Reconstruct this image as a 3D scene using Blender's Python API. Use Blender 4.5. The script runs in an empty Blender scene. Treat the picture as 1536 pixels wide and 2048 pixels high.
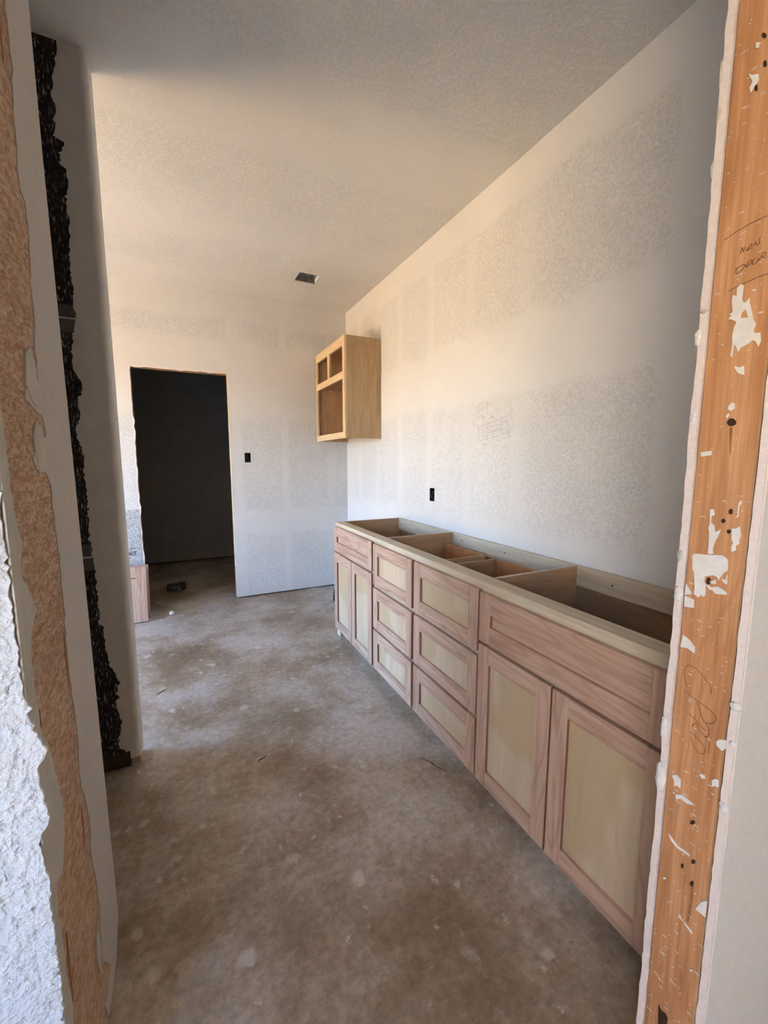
import bpy, bmesh, math, random
from mathutils import Vector, Matrix, noise
from mathutils.geometry import tessellate_polygon
random.seed(7)
scene = bpy.context.scene
C = scene.collection

# ------------------------------------------------------------------ camera, sky, sun, exposure
CAM_H = 1.3125
PITCH, YAW = 7.18, 25.8
cam_data = bpy.data.cameras.new('camera')
cam_data.sensor_fit = 'VERTICAL'
cam_data.sensor_height = 36.0
cam_data.lens = 833.0 / 2048.0 * 36.0
cam_data.clip_start = 0.02
cam = bpy.data.objects.new('camera', cam_data)
C.objects.link(cam)
cam.location = (0, 0, CAM_H)
cam.rotation_euler = (math.radians(90 - PITCH), 0, math.radians(-YAW))
scene.camera = cam

SUN_EL, SUN_AZ = 42.0, 0.0
world = bpy.data.worlds.new('sky')
scene.world = world
world.use_nodes = True
wn = world.node_tree
wn.nodes.clear()
sky = wn.nodes.new('ShaderNodeTexSky')
sky.sky_type = 'NISHITA'
sky.sun_disc = False
sky.sun_elevation = math.radians(SUN_EL)
sky.sun_rotation = math.radians(10)
sky.ozone_density = 3.0
sky.dust_density = 0.4
bg = wn.nodes.new('ShaderNodeBackground')
bg.inputs['Strength'].default_value = SKY_STRENGTH = 1.6
wo = wn.nodes.new('ShaderNodeOutputWorld')
tint = wn.nodes.new('ShaderNodeMix')
tint.data_type = 'RGBA'
tint.blend_type = 'MULTIPLY'
tint.inputs[0].default_value = 1.0
tint.inputs[7].default_value = (0.81, 0.945, 1.17, 1)   # clear deep-blue desert sky
wn.links.new(sky.outputs[0], tint.inputs[6])
wn.links.new(tint.outputs[2], bg.inputs['Color'])
wn.links.new(bg.outputs[0], wo.inputs['Surface'])

sun_data = bpy.data.lights.new('sun', 'SUN')
sun_data.energy = 46.0
sun_data.color = (1.0, 0.83, 0.48)
sun_data.angle = math.radians(0.6)
sun = bpy.data.objects.new('sun', sun_data)
C.objects.link(sun)
# the sun stands beyond the back wall, so no beam enters through the patio opening
_d = Vector((-0.36, -1.0, 0)).normalized() * math.cos(math.radians(SUN_EL)) + Vector((0, 0, -math.sin(math.radians(SUN_EL))))
sun.rotation_euler = _d.to_track_quat('-Z', 'Y').to_euler()

vs = scene.view_settings
vs.view_transform = 'Standard'
vs.look = 'None'
vs.exposure = 1.57
vs.gamma = 1.0
vs.use_curve_mapping = False

# ------------------------------------------------------------------ measured outlines (metres)
WRITING = [[(0.3864,1.6329),(0.3863,1.6375),(0.3852,1.6422),(0.3837,1.637),(0.3828,1.6349),(0.3818,1.6385),(0.3806,1.6419)],[(0.3789,1.6338),(0.3779,1.6368),(0.3759,1.6399),(0.3737,1.6423),(0.3725,1.6401),(0.3743,1.6381),(0.3769,1.6364),(0.378,1.6346),(0.3745,1.6354),(0.3712,1.6362)],[(0.3703,1.6375),(0.3691,1.6404),(0.3673,1.6418),(0.3664,1.6375),(0.3645,1.6373),(0.363,1.64),(0.3634,1.6462)],[(0.3904,1.6143),(0.3903,1.6073),(0.3885,1.6046),(0.3841,1.6067),(0.379,1.6122),(0.3807,1.6152),(0.3862,1.6139),(0.3897,1.6123)],[(0.3767,1.609),(0.3767,1.6125),(0.3751,1.6164),(0.372,1.618),(0.3698,1.616),(0.3711,1.6137),(0.3746,1.6116),(0.3769,1.6094)],[(0.3662,1.619),(0.3689,1.6167),(0.3695,1.6125),(0.3679,1.6104),(0.365,1.6113),(0.3626,1.6142),(0.3634,1.6173)],[(0.3611,1.613),(0.3594,1.6185),(0.3574,1.6221),(0.3551,1.6228),(0.3535,1.6205),(0.3551,1.6178),(0.3579,1.6173),(0.3548,1.6141),(0.3521,1.6155)],[(0.4118,1.6641),(0.4045,1.6661),(0.3973,1.6687),(0.3868,1.6713),(0.3745,1.6734),(0.357,1.6744)],[(0.3981,1.5818),(0.3939,1.5828),(0.3767,1.5866),(0.362,1.5887),(0.3488,1.59)]]
SIGN = [[(0.4027,0.9011),(0.4079,0.9145),(0.4093,0.9244),(0.4085,0.9354),(0.4038,0.9415),(0.3954,0.9422),(0.3851,0.9374),(0.3757,0.9292),(0.3676,0.9206),(0.3649,0.9144),(0.3655,0.9064)],[(0.4064,0.8892),(0.3989,0.8892),(0.3884,0.885),(0.3749,0.8814),(0.3616,0.8761),(0.3544,0.8707),(0.3542,0.8632),(0.3588,0.8553),(0.3679,0.851),(0.3743,0.8563),(0.3786,0.8682),(0.3841,0.8808)],[(0.3992,0.8516),(0.3922,0.851),(0.3816,0.8453),(0.3735,0.8398),(0.3667,0.8362)],[(0.3859,0.856),(0.3848,0.85)],[(0.3883,0.8307),(0.3855,0.8383),(0.3813,0.8416),(0.3785,0.8341),(0.3702,0.8274),(0.3623,0.8227)],[(0.3679,0.8504),(0.363,0.8436),(0.3617,0.8341),(0.3637,0.8263),(0.368,0.8262)],[(0.3918,0.819),(0.3849,0.818),(0.3733,0.8122),(0.3655,0.8041),(0.3654,0.7963),(0.3692,0.7904),(0.377,0.791),(0.3845,0.7995),(0.3884,0.8118)],[(0.3593,0.8187),(0.3595,0.8082),(0.3596,0.7976)]]
SMEARS = [[[(0.3863,1.5833),(0.3816,1.5865),(0.3775,1.5835),(0.3777,1.574),(0.3782,1.5646),(0.377,1.5586),(0.3726,1.5564),(0.3683,1.5621),(0.3676,1.554),(0.3647,1.5443),(0.3604,1.5272),(0.3564,1.5198),(0.3584,1.5124),(0.3579,1.5067),(0.3497,1.5054),(0.3479,1.4923),(0.3505,1.485),(0.3547,1.494),(0.3583,1.4965),(0.3627,1.4927),(0.3736,1.4888),(0.3759,1.4827),(0.3804,1.4928),(0.3825,1.4958),(0.3831,1.486),(0.3836,1.4761),(0.3865,1.4792),(0.3858,1.4883),(0.3852,1.4981),(0.3866,1.51),(0.3852,1.5229),(0.3823,1.5302),(0.3893,1.5355),(0.3946,1.5378),(0.3899,1.5422),(0.3938,1.545),(0.3888,1.5468),(0.3918,1.5641),(0.3912,1.5737),(0.3858,1.5703)],[(0.3717,1.5465),(0.3677,1.5325),(0.3777,1.5346),(0.3763,1.5431)]],[[(0.3798,1.462),(0.3723,1.458),(0.3661,1.4598),(0.3647,1.4451),(0.3729,1.449),(0.3779,1.4566)]],[[(0.3823,1.3981),(0.3777,1.4044),(0.3738,1.4022),(0.3731,1.3945),(0.3779,1.3908),(0.3819,1.3938)]],[[(0.3814,1.3877),(0.3796,1.3841),(0.3821,1.3792),(0.3837,1.3828)]],[[(0.4162,1.3248),(0.4001,1.3272),(0.3995,1.32),(0.4147,1.3174)]],[[(0.3666,1.573),(0.3618,1.572),(0.3609,1.5695),(0.365,1.5706)]],[[(0.3935,1.228),(0.3887,1.2286),(0.3862,1.2198),(0.3907,1.2163),(0.3902,1.2052),(0.3851,1.2019),(0.3832,1.1901),(0.3755,1.1953),(0.3782,1.1828),(0.3818,1.1741),(0.3838,1.1616),(0.3826,1.1526),(0.3904,1.151),(0.3903,1.1654),(0.3914,1.1888),(0.3934,1.1966),(0.3921,1.2019),(0.3926,1.213)]],[[(0.3596,1.1997),(0.354,1.2005),(0.3496,1.205),(0.3459,1.1902),(0.3485,1.183),(0.3475,1.1764),(0.3516,1.1727),(0.3509,1.165),(0.3566,1.1614),(0.3578,1.1696),(0.3556,1.1769),(0.3584,1.1813)]],[[(0.3507,1.2479),(0.3505,1.2412),(0.353,1.2381),(0.3526,1.22),(0.3572,1.218),(0.3543,1.2217),(0.3546,1.238),(0.3532,1.2448)]],[[(0.4142,1.1439),(0.4093,1.1476),(0.3911,1.1493),(0.3688,1.1529),(0.3617,1.1489),(0.3598,1.1414),(0.3592,1.1295),(0.3645,1.1232),(0.3689,1.115),(0.371,1.1093),(0.3732,1.1149),(0.3794,1.1159),(0.3915,1.1112),(0.392,1.1016),(0.3894,1.0981),(0.3878,1.0786),(0.3911,1.0744),(0.3949,1.0765),(0.3981,1.0707),(0.406,1.0753),(0.4057,1.0883),(0.4089,1.1142),(0.4115,1.1179)]],[[(0.3893,1.0982),(0.3793,1.0947),(0.3709,1.0986),(0.3638,1.096),(0.3566,1.091),(0.358,1.0875),(0.3732,1.085),(0.3771,1.0891),(0.3834,1.0904)]],[[(0.3836,1.1039),(0.3753,1.1092),(0.3738,1.1024),(0.3798,1.1008)]],[[(0.367,1.1124),(0.3603,1.1132),(0.3601,1.1213),(0.3592,1.1215),(0.3579,1.1058),(0.3613,1.1058)]],[[(0.4199,1.0906),(0.4089,1.074),(0.4206,1.0691)]],[[(0.4204,1.0675),(0.4045,1.0645),(0.4038,1.0498),(0.4194,1.0475)]],[[(0.4168,0.9941),(0.4053,0.9889),(0.3961,0.9789),(0.3957,0.968),(0.4076,0.9727),(0.4198,0.9703)]],[[(0.3496,0.8277),(0.3455,0.8336),(0.3359,0.8392),(0.3335,0.8344),(0.3342,0.8252),(0.3399,0.8162),(0.3485,0.8207)]],[[(0.3672,0.7537),(0.3606,0.7532),(0.3597,0.7486),(0.3654,0.7456),(0.3686,0.75)]],[[(0.4134,0.7157),(0.4044,0.7235),(0.3976,0.7176),(0.3973,0.7007),(0.4027,0.7027),(0.4086,0.6969),(0.4083,0.707)]],[[(0.3498,0.7536),(0.3449,0.76),(0.3396,0.7613),(0.3393,0.7479),(0.3438,0.7472),(0.3488,0.7417)]],[[(0.3695,0.443),(0.3676,0.4451),(0.3544,0.4386),(0.3558,0.4343)]],[[(0.3785,0.4497),(0.375,0.4458),(0.3696,0.4441),(0.3759,0.4435)]],[[(0.3541,0.4897),(0.3462,0.5133),(0.3376,0.5251),(0.3375,0.4907),(0.3443,0.4906)]],[[(0.4121,0.4969),(0.408,0.5019),(0.4066,0.4986),(0.4107,0.4938)]],[[(0.3534,0.3619),(0.3477,0.3666),(0.3483,0.3619),(0.3515,0.3591)]],[[(0.41,0.5945),(0.4055,0.5933),(0.393,0.5856),(0.3723,0.5862),(0.3709,0.5825),(0.3925,0.5797),(0.4037,0.5847)]],[[(0.4042,0.6829),(0.3934,0.6914),(0.383,0.6899),(0.3707,0.6866),(0.3842,0.6804),(0.3947,0.6818),(0.4025,0.6743)]],[[(0.3993,1.8942),(0.394,1.889),(0.3864,1.8847),(0.3849,1.8745),(0.391,1.8697),(0.3943,1.8654),(0.3962,1.8734),(0.3931,1.8791)]],[[(0.3937,1.9317),(0.3893,1.9289),(0.3892,1.9218),(0.3929,1.9234)]]]
HOLES = [[(0.3613,1.2276),(0.3616,1.2245),(0.3625,1.2226),(0.3642,1.2231),(0.3661,1.224),(0.3665,1.227),(0.3663,1.2297),(0.3648,1.2313),(0.3632,1.2321),(0.3617,1.2306)],[(0.3696,1.2115),(0.3705,1.2089),(0.3714,1.2073),(0.3732,1.2076),(0.3751,1.2082),(0.3757,1.2107),(0.3755,1.213),(0.3739,1.2138),(0.3721,1.2149),(0.3709,1.2131)],[(0.36,1.1945),(0.361,1.1923),(0.3622,1.1905),(0.3642,1.191),(0.3654,1.1912),(0.3662,1.1935),(0.3663,1.1956),(0.3648,1.1976),(0.3625,1.1973),(0.3614,1.196)],[(0.3813,1.105),(0.3823,1.1016),(0.3839,1.099),(0.3861,1.0972),(0.3887,1.0994),(0.389,1.1029),(0.3887,1.107),(0.3875,1.1099),(0.3847,1.111),(0.383,1.1081)],[(0.3856,1.1947),(0.3863,1.1922),(0.3879,1.1907),(0.39,1.1905),(0.3915,1.1918),(0.3923,1.1937),(0.3918,1.1966),(0.3907,1.1978),(0.3886,1.1976),(0.3865,1.1972)],[(0.3688,1.3721),(0.3695,1.3688),(0.3729,1.3666),(0.3773,1.3664),(0.3806,1.3697),(0.3823,1.3731),(0.3802,1.3764),(0.3785,1.379),(0.3742,1.3786),(0.3713,1.3761)],[(0.3811,1.9313),(0.3819,1.9297),(0.383,1.9293),(0.3847,1.9314),(0.386,1.9328),(0.3875,1.9364),(0.3867,1.9382),(0.3856,1.9383),(0.3839,1.9371),(0.3824,1.9347)],[(0.3772,1.8914),(0.3774,1.8892),(0.3786,1.8881),(0.3798,1.8894),(0.3812,1.8916),(0.3818,1.8949),(0.3815,1.8971),(0.3807,1.8979),(0.3795,1.898),(0.3778,1.8945)],[(0.386,1.8662),(0.3858,1.8637),(0.3867,1.8619),(0.388,1.8633),(0.3894,1.8664),(0.3898,1.8688),(0.3903,1.8722),(0.3888,1.8717),(0.3876,1.8718),(0.3863,1.8688)],[(0.3799,0.5537),(0.3796,0.5509),(0.3806,0.5474),(0.382,0.5471),(0.3832,0.5476),(0.384,0.5497),(0.3841,0.5535),(0.3828,0.5558),(0.3814,0.5576),(0.38,0.5573)],[(0.3615,0.5805),(0.3623,0.5764),(0.3637,0.5738),(0.3653,0.5726),(0.3671,0.5717),(0.368,0.5742),(0.3674,0.5777),(0.3663,0.5809),(0.3643,0.5817),(0.3631,0.5819)],[(0.3608,0.5357),(0.3615,0.5313),(0.3623,0.5285),(0.364,0.5265),(0.3656,0.5274),(0.3673,0.5291),(0.3663,0.5332),(0.3649,0.5366),(0.3635,0.5391),(0.3616,0.539)],[(0.3686,0.6546),(0.3692,0.6517),(0.371,0.648),(0.3737,0.6465),(0.3756,0.6457),(0.3764,0.6479),(0.376,0.6511),(0.3743,0.6534),(0.3721,0.6563),(0.3698,0.6562)],[(0.3989,0.2193),(0.3932,0.2129),(0.3848,0.2163),(0.3803,0.2114),(0.3809,0.197),(0.3959,0.1754)]]
STAINS = [[(0.365,0.5284),(0.3603,0.5307),(0.3593,0.5042),(0.3607,0.4723),(0.363,0.4517),(0.3655,0.4515),(0.3648,0.4779),(0.3647,0.5085)],[(0.3779,1.365),(0.3734,1.3647),(0.3728,1.3458),(0.3723,1.318),(0.3742,1.325)]]
BROWN_GREY = [(0.9913,2.0717),(0.9966,1.9745),(0.9853,1.9249),(0.9762,1.8562),(0.971,1.8135),(0.9689,1.7724),(0.9938,1.7636),(0.9972,1.7033),(0.9758,1.6237),(0.9811,1.5823),(0.9725,1.5362),(0.9699,1.5485),(0.9645,1.4889),(0.9644,1.4504),(0.8965,1.434),(0.8804,1.41),(0.9125,1.4027),(0.9663,1.3906),(0.9815,1.3577),(0.908,1.3338),(0.8921,1.3135),(0.9094,1.296),(0.9617,1.2855),(0.977,1.2659),(0.9803,1.2105),(0.986,1.1264),(0.986,1.0924),(0.9837,1.024),(0.9801,0.9728),(0.9767,0.9091),(0.9804,0.8609),(0.9843,0.8116),(0.9909,0.7473),(0.9738,0.6651),(1.0077,0.5752),(1.0223,0.5188),(1.001,0.4713),(1.0231,0.3815),(1.0311,0.3025),(1.0164,0.2236),(1.009,0.1844),(1.0784,0.087),(1.0406,0.0691),(0.9945,0.0818),(1.013,0.0066)]
COMP_BROWN = [(0.7713,1.3259),(0.772,1.2914),(0.7729,1.2634),(0.7714,1.2395),(0.7813,1.2137),(0.792,1.1884),(0.7772,1.1617),(0.7752,1.1355),(0.7893,1.1256),(0.8123,1.0908),(0.8229,1.0712),(0.792,1.0503),(0.7831,1.0303),(0.7781,1.0161),(0.7751,0.9673),(0.7851,0.8885),(0.8071,0.8521),(0.8285,0.7909),(0.8506,0.7219),(0.8444,0.6553),(0.8151,0.6111),(0.777,0.6184),(0.7706,0.5705),(0.7808,0.4883),(0.7757,0.4588),(0.7868,0.3891),(0.7855,0.3351)]
HALL_EDGE = [(-0.2231,1.2858),(-0.2256,1.2486),(-0.2257,1.227),(-0.2252,1.1914),(-0.2255,1.1637),(-0.2253,1.1426),(-0.2272,1.1146),(-0.2253,1.0928),(-0.2251,1.0638),(-0.225,1.0256),(-0.2242,0.9863),(-0.2214,0.9573),(-0.2206,0.9167),(-0.2126,0.8967),(-0.2036,0.882),(-0.2097,0.8662),(-0.2183,0.8542),(-0.2167,0.8206),(-0.2101,0.7659),(-0.2188,0.754),(-0.2262,0.7324),(-0.2235,0.6966),(-0.2189,0.6561),(-0.2206,0.6212),(-0.2212,0.5555),(-0.2196,0.4867),(-0.2203,0.4007)]
POST_WAVE = [(-0.3072,2.7089),(-0.3187,2.6529),(-0.3287,2.5867),(-0.3336,2.543),(-0.3237,2.5305),(-0.3302,2.4912),(-0.3269,2.4602),(-0.3389,2.4297),(-0.3119,2.4054),(-0.3287,2.3461),(-0.3105,2.3292),(-0.3074,2.2747),(-0.3189,2.2215),(-0.3137,2.1609),(-0.3186,2.0972),(-0.3241,1.9925),(-0.3188,1.9291),(-0.3276,1.8806),(-0.32,1.8462),(-0.3298,1.7851),(-0.3354,1.7451),(-0.3403,1.6475),(-0.3187,1.5876),(-0.3357,1.5367),(-0.3351,1.4741),(-0.35,1.4168),(-0.3332,1.3212),(-0.3375,1.2629),(-0.3335,1.171),(-0.3381,1.0715),(-0.3345,0.9698),(-0.3294,0.887),(-0.3292,0.8105),(-0.3293,0.6906),(-0.3215,0.6392),(-0.3156,0.5585),(-0.308,0.4889),(-0.2852,0.4041),(-0.2948,0.3098),(-0.2849,0.217),(-0.301,0.1226),(-0.2775,0.0815),(-0.2732,0.0463)]
SKETCH = [[(1.9564,1.6148),(1.9535,1.5507)],[(1.9565,1.6181),(1.8884,1.6383)],[(1.8807,1.6317),(1.8727,1.5674)],[(1.9535,1.5507),(1.9027,1.5671)],[(1.9392,1.5804),(1.8916,1.5996)],[(1.9188,1.6202),(1.914,1.5924)],[(1.933,1.4999),(1.6961,1.5378)],[(1.9463,1.5058),(1.9373,1.4228)],[(1.9425,1.4798),(1.8715,1.4892)],[(1.8665,1.4889),(1.7695,1.4998)],[(1.7495,1.5069),(1.6779,1.5175)],[(1.9293,1.4192),(1.7733,1.4378)],[(1.7577,1.4462),(1.6808,1.4525)],[(1.9036,1.4768),(1.8964,1.4309)],[(1.8698,1.5067),(1.8663,1.4312)],[(1.8158,1.4933),(1.8108,1.4397)],[(1.7572,1.5257),(1.7515,1.4582)],[(1.7119,1.5099),(1.7026,1.4568)],[(1.6694,1.5153),(1.6606,1.4705)],[(1.865,1.4568),(1.7501,1.4749)],[(1.8498,1.4988),(1.8377,1.4986)],[(1.8003,1.5124),(1.7863,1.5122)],[(1.7941,1.4824),(1.7826,1.4847)],[(1.8487,1.4765),(1.8415,1.4777)],[(1.8448,1.4461),(1.8303,1.447)],[(1.7905,1.4579),(1.7813,1.459)],[(1.8725,1.6149),(1.8627,1.6163),(1.8664,1.6117),(1.8605,1.6097),(1.8696,1.6051)],[(1.8589,1.6171),(1.8512,1.6199),(1.8491,1.6159),(1.8567,1.6118),(1.8461,1.6131)],[(1.9223,1.5502),(1.9137,1.5514),(1.9165,1.5474),(1.9113,1.5447),(1.9204,1.5413)],[(1.9071,1.553),(1.9084,1.5477),(1.8993,1.5482)],[(1.9,1.5534),(1.9005,1.5405)],[(1.8295,1.5482),(1.8358,1.54),(1.8253,1.5397)],[(1.8266,1.5473),(1.8278,1.5333)],[(1.8121,1.5429),(1.8197,1.542),(1.8099,1.5358),(1.8163,1.532),(1.8203,1.5367),(1.8121,1.5429)],[(1.7256,1.4354),(1.7167,1.4344),(1.7209,1.4297),(1.7132,1.4257),(1.7249,1.4214)],[(1.6939,1.4398),(1.7015,1.4357),(1.7003,1.4296),(1.6923,1.4269),(1.6856,1.4304),(1.6868,1.4371),(1.6939,1.4398)],[(1.9132,1.4055),(1.9029,1.4067),(1.9067,1.3993),(1.8973,1.3951),(1.9072,1.3869)],[(1.8877,1.4078),(1.8926,1.4031),(1.8873,1.3987),(1.8809,1.4017),(1.8827,1.407),(1.8877,1.4078)]]
PRINT = [[(-0.4421,0.5055),(-0.4348,0.5386),(-0.4279,0.5041)],[(-0.4391,0.5167),(-0.43,0.5158)],[(-0.4234,0.5036),(-0.4201,0.5372),(-0.4107,0.5044),(-0.4074,0.538)],[(-0.4048,0.5344),(-0.3817,0.5355)],[(-0.3932,0.5353),(-0.3943,0.5014)],[(-0.4278,0.5582),(-0.4173,0.562)],[(-0.406,0.5596),(-0.3944,0.5612)]]


# ------------------------------------------------------------------ materials
def new_mat(name):
    m = bpy.data.materials.new(name)
    m.use_nodes = True
    nt = m.node_tree
    b = nt.nodes['Principled BSDF']
    b.inputs['Specular IOR Level'].default_value = 0.3
    return m, nt, b

def N(nt, t, **kw):
    n = nt.nodes.new(t)
    for k, v in kw.items():
        if k in n.inputs.keys() if isinstance(k, str) else False:
            n.inputs[k].default_value = v
        else:
            setattr(n, k, v)
    return n

def ramp(nt, stops):
    r = nt.nodes.new('ShaderNodeValToRGB')
    e = r.color_ramp.elements
    while len(e) < len(stops):
        e.new(0.5)
    for i, (p, c) in enumerate(stops):
        e[i].position = p
        e[i].color = (c[0], c[1], c[2], 1) if hasattr(c, '__len__') else (c, c, c, 1)
    return r

def coords(nt, scale=(1, 1, 1), rot=(0, 0, 0), rnd=False):
    tc = nt.nodes.new('ShaderNodeTexCoord')
    mp = nt.nodes.new('ShaderNodeMapping')
    mp.inputs['Scale'].default_value = scale
    mp.inputs['Rotation'].default_value = rot
    src = tc.outputs['Object']
    if rnd:
        oi = nt.nodes.new('ShaderNodeObjectInfo')
        mul = N(nt, 'ShaderNodeMath', operation='MULTIPLY')
        mul.inputs[1].default_value = 37.0
        nt.links.new(oi.outputs['Random'], mul.inputs[0])
        add = N(nt, 'ShaderNodeVectorMath', operation='ADD')
        nt.links.new(src, add.inputs[0])
        nt.links.new(mul.outputs[0], add.inputs[1])
        src = add.outputs[0]
    nt.links.new(src, mp.inputs['Vector'])
    return tc, mp.outputs[0]

def tex_noise(nt, vec, scale, detail=4, rough=0.55, dist=0.0):
    n = nt.nodes.new('ShaderNodeTexNoise')
    n.inputs['Scale'].default_value = scale
    n.inputs['Detail'].default_value = detail
    n.inputs['Roughness'].default_value = rough
    n.inputs['Distortion'].default_value = dist
    nt.links.new(vec, n.inputs['Vector'])
    return n.outputs['Fac']

def mix(nt, fac, a, b, blend='MIX'):
    m = nt.nodes.new('ShaderNodeMix')
    m.data_type = 'RGBA'
    m.blend_type = blend
    for sock, v in ((m.inputs[0], fac), (m.inputs[6], a), (m.inputs[7], b)):
        if isinstance(v, (int, float)):
            sock.default_value = v
        elif isinstance(v, tuple):
            sock.default_value = (v[0], v[1], v[2], 1)
        else:
            nt.links.new(v, sock)
    return m.outputs[2]

def math_n(nt, op, a, b=0.0, clamp=False):
    m = nt.nodes.new('ShaderNodeMath')
    m.operation = op
    m.use_clamp = clamp
    for i, v in enumerate((a, b)):
        if isinstance(v, (int, float)):
            m.inputs[i].default_value = v
        else:
            nt.links.new(v, m.inputs[i])
    return m.outputs[0]

def bump(nt, b, height, strength=0.3, dist=0.004):
    n = nt.nodes.new('ShaderNodeBump')
    n.inputs['Strength'].default_value = strength
    n.inputs['Distance'].default_value = dist
    nt.links.new(height, n.inputs['Height'])
    nt.links.new(n.outputs[0], b.inputs['Normal'])

def sep(nt, vec):
    s = nt.nodes.new('ShaderNodeSeparateXYZ')
    nt.links.new(vec, s.inputs[0])
    return s.outputs

def band(nt, v, lo, hi, soft):
    """1 between lo and hi, fading over soft"""
    a = nt.nodes.new('ShaderNodeMapRange'); a.interpolation_type = 'SMOOTHSTEP'
    a.inputs[1].default_value = lo - soft; a.inputs[2].default_value = lo
    nt.links.new(v, a.inputs[0])
    c = nt.nodes.new('ShaderNodeMapRange'); c.interpolation_type = 'SMOOTHSTEP'
    c.inputs[1].default_value = hi; c.inputs[2].default_value = hi + soft
    c.inputs[3].default_value = 1.0; c.inputs[4].default_value = 0.0
    nt.links.new(v, c.inputs[0])
    return math_n(nt, 'MULTIPLY', a.outputs[0], c.outputs[0])

def drywall(name, axis, zbands, vbands, smooth=(0.77, 0.765, 0.75), paper=(0.65, 0.645, 0.635), size=95.0, bstr=0.35):
    """taped drywall with a sprayed speckle; smooth compound over joints (horizontal zbands) and screw lines (vertical vbands)"""
    m, nt, b = new_mat(name)
    tc, vec = coords(nt)
    x, y, z = sep(nt, vec)
    h = x if axis == 'x' else y
    wob = tex_noise(nt, vec, 3.0, 3)
    wz = math_n(nt, 'ADD', z, math_n(nt, 'MULTIPLY', math_n(nt, 'SUBTRACT', wob, 0.5), 0.16))
    wh = math_n(nt, 'ADD', h, math_n(nt, 'MULTIPLY', math_n(nt, 'SUBTRACT', wob, 0.5), 0.05))
    mask = None
    for lo, hi, s in zbands:
        k = band(nt, wz, lo, hi, s)
        mask = k if mask is None else math_n(nt, 'MAXIMUM', mask, k)
    for lo, hi, s, amt in vbands:
        k = math_n(nt, 'MULTIPLY', band(nt, wh, lo, hi, s), amt)
        mask = k if mask is None else math_n(nt, 'MAXIMUM', mask, k)
    n1 = tex_noise(nt, vec, size, 2, 0.6, 0.8)
    sp = ramp(nt, [(0.40, 0.0), (0.58, 1.0)])
    nt.links.new(n1, sp.inputs[0])
    big = tex_noise(nt, vec, 2.2, 3)
    col = mix(nt, sp.outputs[0], paper, smooth)
    if mask is not None:
        keep = math_n(nt, 'MULTIPLY', mask, 0.88)
        col = mix(nt, keep, col, smooth)
    tone = ramp(nt, [(0.3, 0.93), (0.7, 1.0)])
    nt.links.new(big, tone.inputs[0])
    col = mix(nt, 1.0, col, tone.outputs[0], 'MULTIPLY')
    nt.links.new(col, b.inputs['Base Color'])
    b.inputs['Roughness'].default_value = 0.85
    hgt = sp.outputs[0]
    if mask is not None:
        inv = math_n(nt, 'SUBTRACT', 1.0, math_n(nt, 'MULTIPLY', mask, 0.9))
        hgt = math_n(nt, 'MULTIPLY', sp.outputs[0], inv)
    bump(nt, b, hgt, bstr, 0.003)
    return m

def wood(name, light, mid, dark, axis, across=26.0, rough=0.6, blotch=None, ring=0.5, lines=0.0):
    """unfinished wood, grain along axis"""
    m, nt, b = new_mat(name)
    sc = {'x': (1.6, across, across), 'y': (across, 1.6, across), 'z': (across, across, 1.6)}[axis]
    tc, vec = coords(nt, sc, rnd=True)
    n1 = tex_noise(nt, vec, 1.0, 6, 0.62, 1.2)
    r = ramp(nt, [(0.28, dark), (0.5, mid), (0.72, light)])
    nt.links.new(n1, r.inputs[0])
    fine = {'x': (8, 260, 260), 'y': (260, 8, 260), 'z': (260, 260, 8)}[axis]
    tc2, v2 = coords(nt, fine, rnd=True)
    n2 = tex_noise(nt, v2, 1.0, 2)
    fr = ramp(nt, [(0.35, 0.80), (0.6, 1.0)])
    nt.links.new(n2, fr.inputs[0])
    col = mix(nt, ring, r.outputs[0], fr.outputs[0], 'MULTIPLY')
    if lines:
        ls = {'x': (0.9, 7, 7), 'y': (7, 0.9, 7), 'z': (7, 7, 0.9)}[axis]
        tcl, vl = coords(nt, ls, rnd=True)
        nl = tex_noise(nt, vl, 1.0, 2, 0.45, 0.3)
        pp = math_n(nt, 'PINGPONG', math_n(nt, 'MULTIPLY', nl, 26.0), 1.0)
        lr = ramp(nt, [(0.0, 1.0), (0.45, 0.0)])
        nt.links.new(pp, lr.inputs[0])
        col = mix(nt, math_n(nt, 'MULTIPLY', lr.outputs[0], lines), col, dark)
    tc3, v3 = coords(nt, (1, 1, 1), rnd=True)
    if blotch:
        n3 = tex_noise(nt, v3, 3.4, 2, 0.4)
        br = ramp(nt, [(0.47, 0.0), (0.53, 1.0)])
        nt.links.new(n3, br.inputs[0])
        col = mix(nt, math_n(nt, 'MULTIPLY', br.outputs[0], 0.62), col, blotch)
    nt.links.new(col, b.inputs['Base Color'])
    b.inputs['Roughness'].default_value = rough
    bump(nt, b, n2, 0.12, 0.001)
    return m

def plain(name, col, rough=0.8, amt=0.12, scale=30.0, bstr=0.15, metal=0.0):
    m, nt, b = new_mat(name)
    tc, vec = coords(nt)
    n = tex_noise(nt, vec, scale, 4)
    r = ramp(nt, [(0.3, tuple(c * (1 - amt) for c in col)), (0.7, tuple(min(1, c * (1 + amt)) for c in col))])
    nt.links.new(n, r.inputs[0])
    nt.links.new(r.outputs[0], b.inputs['Base Color'])
    b.inputs['Roughness'].default_value = rough
    b.inputs['Metallic'].default_value = metal
    if bstr:
        bump(nt, b, n, bstr, 0.002)
    return m

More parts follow.
